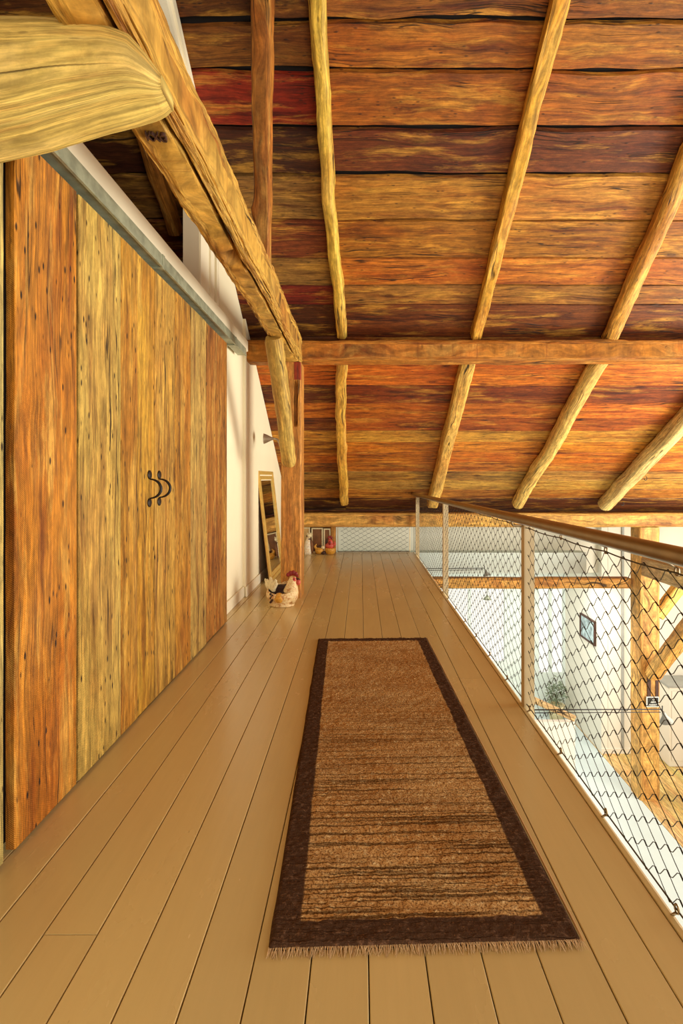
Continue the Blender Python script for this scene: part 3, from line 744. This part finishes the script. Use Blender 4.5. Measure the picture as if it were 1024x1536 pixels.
# ------------------------------------------------------------------ RUG
def rug():
    t=thing('runner_rug','long brown wool runner rug with dark border and fringed ends, on the floorboards','rug',(.13,2.75,0))
    W,L=.838,2.70; th=.013
    ang=math.radians(1.79); O=Vector((-.2444,1.405,0)); ex=Vector((math.cos(ang),math.sin(ang),0)); ey=Vector((-math.sin(ang),math.cos(ang),0))
    mb=MB(); nx,ny=150,420
    for j in range(ny+1):
        for i in range(nx+1):
            u,v=W*i/nx,L*j/ny
            e=min(i,nx-i,j,ny-j)
            edge=.004*noise.noise(Vector((u*6,v*6,2)))*(1 if min(i,nx-i)<2 else .3)
            q=Vector((u*55,v*55,0)); z=th+.0030*noise.noise(q)+.0030*noise.noise(q*.35)+.0022*noise.noise(q*2.6)
            z-=.0016*max(0,noise.noise(Vector((u*1.5,v*70,7))))*(1 if v<1.8 else .3)
            if e==0: z=.0015
            elif e==1: z*=.8
            mb.v.append(O+ex*(u+edge)+ey*(v+edge)+Vector((0,0,max(.0012,z))))
    w=nx+1
    for j in range(ny):
        for i in range(nx):
            a=j*w+i; mb.face((a,a+1,a+w+1,a+w),[(W*i/nx,L*j/ny),(W*(i+1)/nx,L*j/ny),(W*(i+1)/nx,L*(j+1)/ny),(W*i/nx,L*(j+1)/ny)])
    b=len(mb.v)
    for (u,v) in ((0,0),(W,0),(W,L),(0,L)): mb.v.append(O+ex*u+ey*v+Vector((0,0,.001)))
    mb.face((b+3,b+2,b+1,b))
    mb.build('pile',M['rug'],t,smooth=True,loc=(.13,2.75,0))
    mb=MB()
    for end,vv,sg,ln in ((0,.006,-1,.028),(1,L-.006,1,.012)):
        for k in range(430):
            u=W*(k+.5)/430+R.uniform(-.001,.001); l=ln*R.uniform(.6,1.25); dx=R.uniform(-.010,.010)
            p0=O+ex*u+ey*vv+Vector((0,0,.006)); p1=O+ex*(u+dx*.4)+ey*(vv+sg*l*.5)+Vector((0,0,R.uniform(.003,.009))); p2=O+ex*(u+dx)+ey*(vv+sg*l)+Vector((0,0,.0015+R.random()*.002))
            mb.tube([p0,p1,p2],[.0011,.0011,.0006],4,cap=False)
    tag(mb.build('fringe',simple('cream_wool_fringe',(214,184,140),.9),t,smooth=True,loc=(.13,1.4,0)),'cream knotted fringe',kind='stuff')
    # pale selvage along the right side
    mb=MB(); mb.tube([O+ex*(W+.004+.002*noise.noise(Vector((v,0,0))))+ey*v+Vector((0,0,.006)) for v in [L*i/60 for i in range(61)]],.0035,6)
    mb.build('selvage',simple('tan_wool_binding',(186,144,92),.9),t,smooth=True,loc=(.6,2.75,0))
rug()

# ------------------------------------------------------------------ MIRROR leaning on the wall
def mirror():
    t=thing('floor_mirror','large gilt framed mirror leaning on the white wall behind the post','mirror',(-1.10,6.75,0))
    ya,yb=6.27,7.30; H=1.33; lean=math.asin(.15/H)
    def P(u,v,d):  # u along Y, v up the frame, d toward room
        x=-1.075-math.sin(lean)*v+math.cos(lean)*d; z=.004+math.cos(lean)*v+math.sin(lean)*d*0+abs(math.sin(lean))*d
        return Vector((x,u,z))
    mb=MB(); fw=.105
    def bar(u0,u1,v0,v1,d0,d1):
        b=len(mb.v)
        for u in (u0,u1):
            for v in (v0,v1):
                for d in (d0,d1): mb.v.append(P(u,v,d))
        for q in ((0,1,3,2),(4,6,7,5),(0,4,5,1),(2,3,7,6),(0,2,6,4),(1,5,7,3)): mb.face([b+i for i in q])
    for (d0,d1,i0,i1) in ((0,.025,0,.045),(0,.014,.040,.080),(0,.020,.075,fw)):
        bar(ya+i0,ya+i1,i0,H-i0,d0,d1); bar(yb-i1,yb-i0,i0,H-i0,d0,d1)
        bar(ya+i1,yb-i1,i0,i1,d0,d1-.0006); bar(ya+i1,yb-i1,H-i1,H-i0,d0,d1-.0006)
    bevel(mb.build('frame',M['gold'],t),.004)
    mb=MB(); bar(ya+fw-.004,yb-fw+.004,fw-.004,H-fw+.004,.004,.007); mb.build('mirror_glass',M['mirror'],t)
    mb=MB(); bar(ya+.01,yb-.01,.01,H-.01,-.008,-.0005); mb.build('backing',M['canvas'],t)
mirror()

# ------------------------------------------------------------------ WALL LAMP near the post
def wall_lamp():
    t=thing('wall_lamp','small metal cone lamp on a curved arm beside the white wall, above the mirror','lamp',(-.84,6.0,1.62))
    mb=MB(); mt=Matrix.Rotation(-math.pi/2,3,'Y')
    mb.lathe([(.060,.085),(.058,.083),(.050,.06),(.030,.02),(.018,-.005),(.012,-.03),(.010,-.035)],(-1.005,6.0,1.685),n=24,mat=mt)
    mb.build('lamp_shade',M['lampmetal'],t,smooth=True)
    mb=MB(); mb.tube([(-.985,6.0,1.685),(-.95,6.0,1.682),(-.93,6.0,1.668),(-.915,6.0,1.63),(-.905,6.0,1.585),(-.88,5.9,1.57),(-.835,5.8,1.57)],.011,10); mb.build('arm',M['lampmetal'],t,smooth=True)
    mb=MB(); mb.ball((-.864,5.97,1.60),.028,.028,.05); mb.build('swivel',M['lampmetal'],t,smooth=True)
wall_lamp()

# ------------------------------------------------------------------ ROOSTER PLANTER
def rooster():
    cx,cy=-.765,5.20
    t=thing('rooster_planter','cream rooster shaped planter with red comb standing in front of the post','planter',(cx,cy,0))
    mb=MB()
    prof=[(.075,.0),(.100,.004),(.104,.014),(.096,.020),(.114,.05),(.132,.085),(.137,.12),(.132,.150),(.126,.170),(.118,.174),(.118,.165),(.118,.15),(.09,.148)]
    # thicker bowl with rising front
    b=len(mb.v); mb.lathe(prof,(cx,cy,0),n=32,sx=1.15)
    for v in mb.v[b:]:
        if v.z>.08: v.z+= (v.z-.08)*.20*max(0,(v.x-cx)/.13)-0.10*(v.z-.08)*(1 if v.x<cx else 0)
    for v in mb.v[b:]:
        if v.z>.10: v.z+=(v.z-.10)*.55*(v.y-cy)/.13
    # breast, neck, head
    mb.tube([(cx+.055,cy-.02,.05),(cx+.080,cy-.02,.11),(cx+.092,cy-.02,.17),(cx+.098,cy-.02,.215),(cx+.105,cy-.022,.25),(cx+.112,cy-.024,.275),(cx+.116,cy-.025,.288)],
            [.070,.078,.066,.050,.040,.034,.018],18)
    o=mb.build('body',M['hen'],t,smooth=True)
    mb=MB(); mb.lathe([(.002,.160),(.05,.163),(.118,.158)],(cx,cy,0),n=28,sx=1.12)
    for v in mb.v: v.z+=.012*noise.noise(v*60)+.034*(v.y-cy)/.13
    mb.build('soil',M['soil'],t,smooth=True)
    mb=MB()
    for (dx,dz,r) in ((-.045,.305,.020),(-.022,.318,.024),(.004,.322,.025),(.028,.312,.021),(.044,.294,.014)):
        mb.ball((cx+.105+dx,cy-.024,dz),r,.010,r*1.05,n=10)
    mb.build('comb',M['red'],t,smooth=True)
    mb=MB(); mb.ball((cx+.118,cy-.045,.262),.024,.016,.022,n=10); mb.ball((cx+.158,cy-.03,.232),.024,.016,.028,n=10); mb.build('wattle',M['pink'],t,smooth=True)
    mb=MB(); mb.tube([(cx+.14,cy-.026,.266),(cx+.165,cy-.028,.262),(cx+.18,cy-.03,.256)],[.014,.009,.002],8); mb.build('beak',M['brownspot'],t,smooth=True)
    mb=MB(); mb.ball((cx+.122,cy-.060,.268),.006,.004,.006,n=8); mb.build('eye',M['black'],t,smooth=True)
    mb=MB()
    for k in range(9):
        a=math.radians(58+k*9); r=.15+.02*math.sin(k*2.1); bx,bz=cx-.085,.10
        x1=bx+math.cos(a)*r*.75-.02; z1=bz+math.sin(a)*r
        mb.tube([(bx,cy+(k-4)*.006,bz),(bx+(x1-bx)*.5-.012,cy+(k-4)*.010,bz+(z1-bz)*.55),(x1,cy+(k-4)*.013,z1),(x1-.008,cy+(k-4)*.014,z1+.014)],[.022,.020,.014,.003],8)
    mb.build('tail',M['straw'],t,smooth=True)
    mb=MB()
    for k in range(7):
        a=math.radians(-140+k*3); 
        xx=cx-.085+.004*k*(k%2); 
        mb.ball((cx-.098+.010*(k%3),cy-.100-.004*(k%3),.055+.013*k),.012,.010,.012,n=8)
    mb.build('wing_spots',M['brownspot'],t,smooth=True)
    mb=MB(); mb.ball((cx-.015,cy-.098,.095),.050,.048,.050,n=14); mb.build('wing',M['ochre'],t,smooth=True)
rooster()

# small figurines at the far end
def figurines():
    x,y=-.862,8.66
    t=thing('cat_figurine','tall white and brown cat figurine by the far wall, leftmost of the three','figurine',(x,y,0))
    mb=MB(); mb.tube([(x,y,.0),(x,y,.04),(x-.005,y,.12),(x,y,.2),(x+.01,y,.25),(x+.02,y,.275)],[.055,.06,.055,.04,.03,.025],14)
    mb.tube([(x-.03,y-.04,0.002),(x-.03,y-.035,.10),(x-.02,y-.02,.17)],[.018,.016,.016],8); mb.tube([(x+.02,y-.04,0.002),(x+.02,y-.035,.10),(x+.01,y-.02,.17)],[.018,.016,.016],8)
    mb.build('body',M['catc'],t,smooth=True)
    mb=MB(); mb.ball((x+.022,y-.01,.305),.042,.038,.036); mb.tube([(x-.002,y-.01,.325),(x-.008,y-.01,.355)],[.014,.002],6); mb.tube([(x+.045,y-.01,.325),(x+.052,y-.01,.355)],[.014,.002],6); mb.build('head',M['straw'],t,smooth=True)
    mb=MB(); mb.ball((x-.01,y-.035,.300),.014,.010,.014,n=8); mb.ball((x+.03,y+.0,.25),.03,.045,.012,n=10); mb.build('dark_patches',M['brownspot'],t,smooth=True)
    mb=MB(); mb.tube([(x+.04,y+.02,.26),(x+.06,y+.01,.18),(x+.065,y,.08),(x+.07,y,.02)],[.02,.026,.026,.014],8); mb.build('back_stripe',M['canvas'],t,smooth=True)
    x=-.668
    t=thing('bird_figurine','small brown figurine of a crouching bird between the cat and the hen basket','figurine',(x,y,0))
    mb=MB(); mb.ball((x,y,.06),.075,.055,.058); mb.tube([(x-.04,y,.08),(x-.08,y,.13),(x-.05,y,.17)],[.03,.02,.006],8); mb.build('body',M['ochre'],t,smooth=True)
    mb=MB(); mb.ball((x+.055,y-.03,.115),.030,.028,.030); mb.build('head',M['cream'],t,smooth=True)
    mb=MB(); mb.ball((x+.06,y-.02,.03),.045,.035,.03); mb.ball((x+.0,y-.0,.12),.04,.03,.03);mb.build('dark_feathers',M['brownspot'],t,smooth=True)
    x=-.505
    t=thing('hen_basket','red headed hen figurine sitting in a yellow bowl next to the stud','figurine',(x,y,0))
    mb=MB(); mb.lathe([(.045,.001),(.07,.02),(.085,.06),(.088,.10),(.08,.105),(.03,.10)],(x+.01,y,0),n=24); mb.build('bowl',M['ochre'],t,smooth=True)
    mb=MB(); mb.ball((x,y+.01,.14),.075,.06,.06); mb.tube([(x+.02,y,.15),(x+.01,y,.21),(x,y-.01,.25)],[.045,.035,.02],10); mb.tube([(x+.05,y,.14),(x+.085,y,.17),(x+.07,y,.22)],[.03,.024,.006],8); mb.build('body',M['pink'],t,smooth=True)
    mb=MB()
    for k,(dx,dz) in enumerate(((-.02,.27),(.0,.285),(.02,.28),(.035,.262))): mb.ball((x+dx,y-.01,dz),.016,.010,.022,n=8)
    mb.ball((x+.005,y-.045,.19),.02,.012,.035,n=8); mb.build('comb',M['red'],t,smooth=True)
    mb=MB(); mb.tube([(x-.04,y,.15),(x-.06,y,.2),(x-.045,y,.255)],[.02,.02,.008],8); mb.build('tail',M['brownspot'],t,smooth=True)
figurines()

# ------------------------------------------------------------------ THE HALL BELOW
GZ=-4.03
def box_obj(name,x0,x1,y0,y1,z0,z1,mat,kind='structure',axis=0,col=(1,1,1),bv=0):
    mb=MB(); mb.box(x0,x1,y0,y1,z0,z1,col,axis); o=mb.build(name,mat,loc=((x0+x1)/2,(y0+y1)/2,z0))
    if bv: bevel(o,bv)
    if kind: o['kind']=kind
    return o
box_obj('floor_hall',-4.2,4.58,-.6,12.2,GZ-.1,GZ,M['halloor'])
mb=MB()
for k in range(30):
    x0=4.585+k*.14
    if x0>8: break
    mb.box(x0,x0+.137,-.6,12.2,GZ-.1,GZ+.002,tuple(c*R.uniform(.9,1.1) for c in lin((206,164,104))),1)
tag(mb.build('floor_hall_wood',wood('hall_floor_boards',dark=.7,pale=(230,205,160),pale_amt=.5,speck=0,crack=0,knot=0,rough=.35,bump=.2)),kind='structure')
# side wall and jogged wall
box_obj('wall_hall_side',4.60,4.72,10.2,12.2,GZ,.60,M['farwhite'])
box_obj('wall_hall_jog',4.725,7.6,10.2,10.32,GZ,.60,M['farwhite'])
box_obj('baseboard_hall',4.595,7.6,10.185,10.199,GZ,GZ+.10,M['farwhite'])
box_obj('trim_8',4.98,5.02,10.17,10.199,GZ+.1,.40,M['greyp'])
# far wall with windows
WA=(1.75,3.28,-2.95,-1.22); WB=(4.02,4.42,-2.75,-1.22)
mb=MB()
def wallpiece(x0,x1,z0,z1): mb.box(x0,x1,12.0,12.14,z0,z1)
wallpiece(-4.2,WA[0],GZ,.6); wallpiece(WA[0],WA[1],GZ,WA[2]); wallpiece(WA[0],WA[1],WA[3],.6)
wallpiece(WA[1],3.96,GZ,.6); wallpiece(3.96,4.60,GZ,-3.2); wallpiece(3.96,4.60,-1.22,.6)
tag(mb.build('wall_far',M['farblue']),kind='structure')
def window(nm,x0,x1,z0,z1,mull,trans):
    mb=MB(); f=.045
    mb.box(x0,x0+f,12.0,12.07,z0,z1); mb.box(x1-f,x1,12.0,12.07,z0,z1); mb.box(x0+f,x1-f,12.0,12.07,z0,z0+f); mb.box(x0+f,x1-f,12.0,12.07,z1-f,z1)
    for m in mull: mb.box(m-.03,m+.03,12.01,12.06,z0+f,z1-f)
    for z in trans: mb.box(x0+f,x1-f,12.015,12.055,z-.02,z+.02)
    w=mb.build(nm,M['farblue']); w['kind']='structure'
    mb=MB(); mb.box(x0+f,x1-f,12.032,12.038,z0+f,z1-f); mb.build('pane',M['glass'],w)
window('window_1',1.75,3.28,-2.95,-1.22,(2.45,),())
window('window_2',3.96,4.60,-3.2,-1.22,(4.27,),())
# pale soffit high on the far side
box_obj('trim_9',-1.2,4.10,9.7,10.0,-.50,-.12,M['farblue'])
box_obj('wall_upper_far',-1.2,7.6,10.35,10.45,-.6,.45,M['farwhite'])
# roof of the lean-to beyond the wall plate
box_obj('ceiling_hall',-1.2,7.6,9.0,12.2,.60,.66,M['farwhite'])

one_timber('timber_beam','horizontal girt beam crossing the hall below the loft, meeting the big post','beam',M['beam'],
   (-1.2,8.98,-.52),(4.50,8.98,-.52),.18,.175,sq=9,n=28,step=.12,wob=.008,hew=.004,col=lin((196,134,66)),seed=61)
one_timber('timber_post','tall squared post standing on the hall floor and carrying the wall plate','post',M['post'],
   (4.72,8.87,GZ),(4.72,8.87,.432),.33,.33,sq=12,n=40,step=.1,wob=.006,hew=.004,col=lin((214,156,88)),seed=62,groove=[(.05,.9,30.2,.6,.008)])
one_timber('timber_beam','greyish tie beam running from the tall post toward the camera at loft level','beam',M['beam'],
   (4.72,8.695,-.20),(4.72,4.5,-.20),.30,.32,sq=8,n=32,step=.1,wob=.008,hew=.004,col=lin((186,152,112)),seed=63)
one_timber('timber_brace','lower diagonal brace rising from the front of the tall hall post','brace',M['pole'],
   (4.74,8.66,-1.95),(4.74,7.25,-.40),.22,.20,sq=5,n=24,step=.08,wob=.006,hew=.004,col=lin((216,156,86)),seed=64)
one_timber('timber_brace','upper diagonal brace rising sideways from the right face of the tall hall post','brace',M['pole'],
   (4.92,8.87,-1.05),(6.05,8.87,.40),.18,.18,sq=5,n=24,step=.08,wob=.006,hew=.004,col=lin((220,176,92)),seed=65)
# dark mortises on the post
for i,(x,w) in enumerate(((4.70,.055),(4.83,.05))):
    mb=MB(); mb.box(x-w/2,x+w/2,8.696,8.7025,-2.43,-2.02); 
    tag(mb.build('mortise_plate',M['brownspot'],loc=(x,8.70,-2.43)),('dark upright mortise slot above the chalk sign' if i==0 else 'dark upright mortise slot right of the chalk sign')+' on the tall post','mortise')
# sign
def sign():
    t=thing('chalk_sign','little black sign with white frame and lettering on the tall post','sign',(4.745,8.66,-2.46))
    x0,x1,z0,z1=4.655,4.835,-2.475,-2.33; y=8.675
    mb=MB(); mb.box(x0,x1,y,y+.012,z0,z1); mb.build('board',M['black'],t)
    mb=MB(); f=.010
    mb.box(x0-f,x0,y-.006,y+.014,z0-f,z1+f); mb.box(x1,x1+f,y-.006,y+.014,z0-f,z1+f); mb.box(x0,x1,y-.006,y+.014,z0-f,z0); mb.box(x0,x1,y-.006,y+.014,z1,z1+f)
    mb.build('frame',M['whitep'],t)
    for i,(s,sz) in enumerate((('TO',.040),('FARM',.040),('MARKET',.036))):
        c=bpy.data.curves.new('lettering','FONT'); c.body=s; c.size=sz; c.align_x='CENTER'; c.extrude=.0006; c.offset=.0004
        o=bpy.data.objects.new('l',c); COL.objects.link(o)
        me=bpy.data.meshes.new_from_object(o.evaluated_get(bpy.context.evaluated_depsgraph_get())); bpy.data.objects.remove(o)
        o=bpy.data.objects.new('lettering',me); COL.objects.link(o); me.materials.append(M['whitep'])
        o.parent=t; o.rotation_euler=(math.pi/2,0,0); o.location=Vector(((x0+x1)/2,y-.001,z1-.046-.044*i))-t.location
sign()
# swing-arm lamps
def swing(name_label,x0,x1,y,z,s=1.0):
    t=thing('swing_arm_lamp',name_label,'lamp',(x0,y,z))
    mb=MB(); mb.tube([(x0,y,z),(x1,y,z+.01)],.007*s,8); mb.tube([(x0,y,z-.035*s),(x1-.02,y,z-.022*s)],.005*s,8); mb.build('arm',M['iron'],t,smooth=True)
    mb=MB(); mb.tube([(x1,y,z+.05*s),(x1,y,z-.02*s)],.006*s,8); mb.build('hinge',M['iron'],t,smooth=True)
    mb=MB(); mt=Matrix.Rotation(math.radians(-18),3,'Y')
    mb.lathe([(.012*s,0),(.02*s,-.02*s),(.026*s,-.05*s),(.072*s,-.115*s),(.074*s,-.118*s),(.066*s,-.112*s)],(x1+.01,y,z-.015*s),n=20,mat=mt); mb.build('lamp_shade',M['greyp'],t,smooth=True)
swing('long double swing arm lamp with a bell shade in front of the tall post',.93,3.39,6.0,-1.37,1.0)
swing('small far swing arm lamp above the girt beam beyond the railing',.95,2.18,9.4,-.36,.9)
mb=MB(); mb.lathe([(.012,.10),(.03,.07),(.09,.0),(.085,.0)],(2.70,11.4,-1.36),n=20); mb.tube([(2.70,11.4,-1.26),(2.70,11.4,.598)],.006,6)
tag(mb.build('pendant_lamp',M['galv'],smooth=True,loc=(2.7,11.4,-1.36)),'small green-grey pendant lamp hanging in front of the far window','lamp')
# picture on the side wall
t=thing('wall_picture','dark framed picture hanging on the white side wall of the hall','picture',(4.59,10.75,-2.0))
ya,yb,z0,z1=10.42,11.12,-2.05,-1.57
mb=MB(); f=.03
mb.box(4.555,4.598,ya,ya+f,z0,z1); mb.box(4.555,4.598,yb-f,yb,z0,z1); mb.box(4.555,4.598,ya+f,yb-f,z0,z0+f); mb.box(4.555,4.598,ya+f,yb-f,z1-f,z1); mb.build('frame',M['brownspot'],t)
mb=MB(); mb.box(4.575,4.590,ya+f,yb-f,z0+f,z1-f); mb.build('print',simple('grey_blue_print',(150,168,170),.4,var=.6,scale=7),t)

# white cupboard at the right with grey worktop
t=thing('cupboard','tall white cupboard with a grey top against the hall wall, right of the post','cupboard',(6.1,9.95,GZ))
mb=MB(); mb.box(5.62,7.0,9.72,10.17,GZ+.004,-2.58); bevel(mb.build('body',M['farwhite'],t),.01)
mb=MB(); mb.box(5.58,7.04,9.68,10.175,-2.575,-2.53); bevel(mb.build('top',M['greyp'],t),.006)
for k in range(3):
    mb=MB(); x=5.66+k*.45; mb.box(x,x+.42,9.70,9.718,GZ+.12,-2.64); d=bevel(mb.build('door',M['farwhite'],t),.005)
    mb=MB(); mb.ball((x+.37,9.685,-3.2),.016); mb.build('knob',M['galv'],d,smooth=True)

# bench and chairs on the pale floor
def chair(x,y,rz_,label,mat):
    t=thing('dining_chair',label,'chair',(x,y,GZ),group='pale chairs in the hall')
    def B(nm,a,b_,c,d,e,f_,m=mat):
        mb=MB(); mb.box(a,b_,c,d,e,f_); o=mb.build(nm,m); bevel(o,.006); o.parent=t; return o
    B('seat',-.21,.21,-.21,.21,.43,.47)
    for sx in (-1,1):
        B('leg',sx*.19-.018,sx*.19+.018,-.205,-.17,.002,.43); B('leg',sx*.19-.018,sx*.19+.018,.17,.205,.002,.95)
    for z in (.58,.72,.86): B('back_slat',-.17,.17,.18,.20,z,z+.06)
    t.rotation_euler=(0,0,rz_); return t
chair(2.35,11.5,.4,'pale chair nearest the far window in the hall',M['farblue'])
chair(3.00,11.2,-.5,'pale chair left of the glazed far door in the hall',M['farblue'])
t=thing('dining_table','pale blue table standing below the far window in the hall','table',(2.6,10.6,GZ))
mb=MB(); mb.box(2.0,3.1,10.1,10.75,GZ+.72,GZ+.76); bevel(mb.build('tabletop',M['farblue'],t),.008)
for sx in (2.06,3.04):
    for sy in (10.16,10.69):
        mb=MB(); mb.tube([(sx,sy,GZ+.002),(sx,sy,GZ+.72)],.03,10); mb.build('leg',M['farblue'],t,smooth=True)
t=thing('table_vase','slender grey vase with a bent stem standing on the pale table','vase',(2.78,10.35,GZ+.76))
mb=MB(); mb.lathe([(.03,0),(.06,.05),(.065,.12),(.03,.2),(.022,.24)],(2.78,10.35,GZ+.762),n=20); mb.build('vase_body',M['greyp'],t,smooth=True)
mb=MB(); mb.tube([(2.78,10.35,GZ+.98),(2.76,10.35,GZ+1.2),(2.70,10.35,GZ+1.34),(2.62,10.35,GZ+1.36),(2.58,10.35,GZ+1.30)],.012,8); mb.build('stem',M['greyp'],t,smooth=True)
# potted shrub beside the glazed door
t=thing('potted_shrub','small grey-green shrub in a pot in front of the glazed far door','plant',(4.25,11.6,GZ))
mb=MB(); mb.lathe([(.13,.002),(.17,.30),(.18,.34),(.16,.34),(.15,.30)],(4.25,11.6,GZ),n=24); mb.build('pot',M['straw'],t,smooth=True)
mb=MB()
for k in range(220):
    v=Vector((R.gauss(0,1),R.gauss(0,1),R.gauss(0,1))).normalized()*R.uniform(.10,.24); c=Vector((4.25,11.6,GZ+.62))+Vector((v.x,v.y,v.z*1.4))
    d=Vector((R.uniform(-1,1),R.uniform(-1,1),R.uniform(-.5,1))).normalized()*.05; s=d.orthogonal().normalized()*.014; b=len(mb.v)
    mb.v+=[c-d,c+s,c+d,c-s]; mb.face((b,b+1,b+2,b+3))
mb.tube([(4.25,11.6,GZ+.3),(4.25,11.6,GZ+.6)],.015,6)
mb.build('foliage',M['leaf'],t)
# sloping wooden handrail piece of the stair
one_timber('stair_handrail','short sloping wooden handrail of the stair below the loft','handrail',M['post'],
   (3.00,7.5,-2.14),(2.30,7.5,-1.82),.06,.085,sq=6,n=20,step=.06,wob=.001,hew=.001,col=lin((190,150,108)),seed=71)
box_obj('wall_stair',2.28,3.02,7.52,7.60,GZ,-2.20,M['farwhite'])

# ------------------------------------------------------------------ LIGHT
w=bpy.data.worlds.new('World'); scene.world=w; w.use_nodes=True
bg=w.node_tree.nodes['Background']; bg.inputs[0].default_value=(1.0,.96,.84,1); bg.inputs[1].default_value=1.15
def area(name,loc,tgt,sx,sy,power,col):
    l=bpy.data.lights.new(name,'AREA'); l.shape='RECTANGLE'; l.size=sx; l.size_y=sy; l.energy=power; l.color=col
    o=bpy.data.objects.new(name,l); COL.objects.link(o); o.location=loc
    o.rotation_euler=(Vector(tgt)-Vector(loc)).to_track_quat('-Z','Y').to_euler(); return o
area('window_light_right',(7.0,4.2,.6),(-1,4.6,1.4),4.0,2.4,480,(1,.95,.82))
area('fill_light_behind',(2.2,-2.5,1.6),(-.5,4,1.6),3.0,2.2,120,(1,.94,.8))  # added fill behind the camera, no window stands there
area('fill_light_hall',(3.2,9.6,-.75),(3.0,10.2,-4),2.5,.8,100,(1,.99,.94))  # added fill facing down inside the hall to brighten it, not at a window
area('fill_light_low',(6.8,5.0,-1.5),(2.5,7.5,3.0),4.0,2.2,260,(1,.93,.76))  # added fill from low on the right, aimed up at the ceiling

cam=bpy.data.cameras.new('camera'); co=bpy.data.objects.new('camera',cam); COL.objects.link(co)
co.location=(0,0,1.25); co.rotation_euler=(math.pi/2,0,0)
cam.sensor_fit='VERTICAL'; cam.sensor_height=36; cam.sensor_width=24; cam.lens=36*800/1536
cam.shift_x=-(541-512)/1536; cam.shift_y=-(768-716)/1536; cam.clip_start=.05; cam.clip_end=200
scene.camera=co
vs=scene.view_settings; vs.view_transform='Standard'; vs.look='None'; vs.gamma=1; vs.exposure=0.12; vs.use_curve_mapping=False
scene.cycles.use_denoising=True; scene.cycles.denoiser='OPENIMAGEDENOISE'; scene.cycles.denoising_prefilter='NONE'; scene.cycles.denoising_input_passes='RGB_ALBEDO_NORMAL'; scene.cycles.max_bounces=8; scene.cycles.diffuse_bounces=5; scene.cycles.sample_clamp_indirect=6
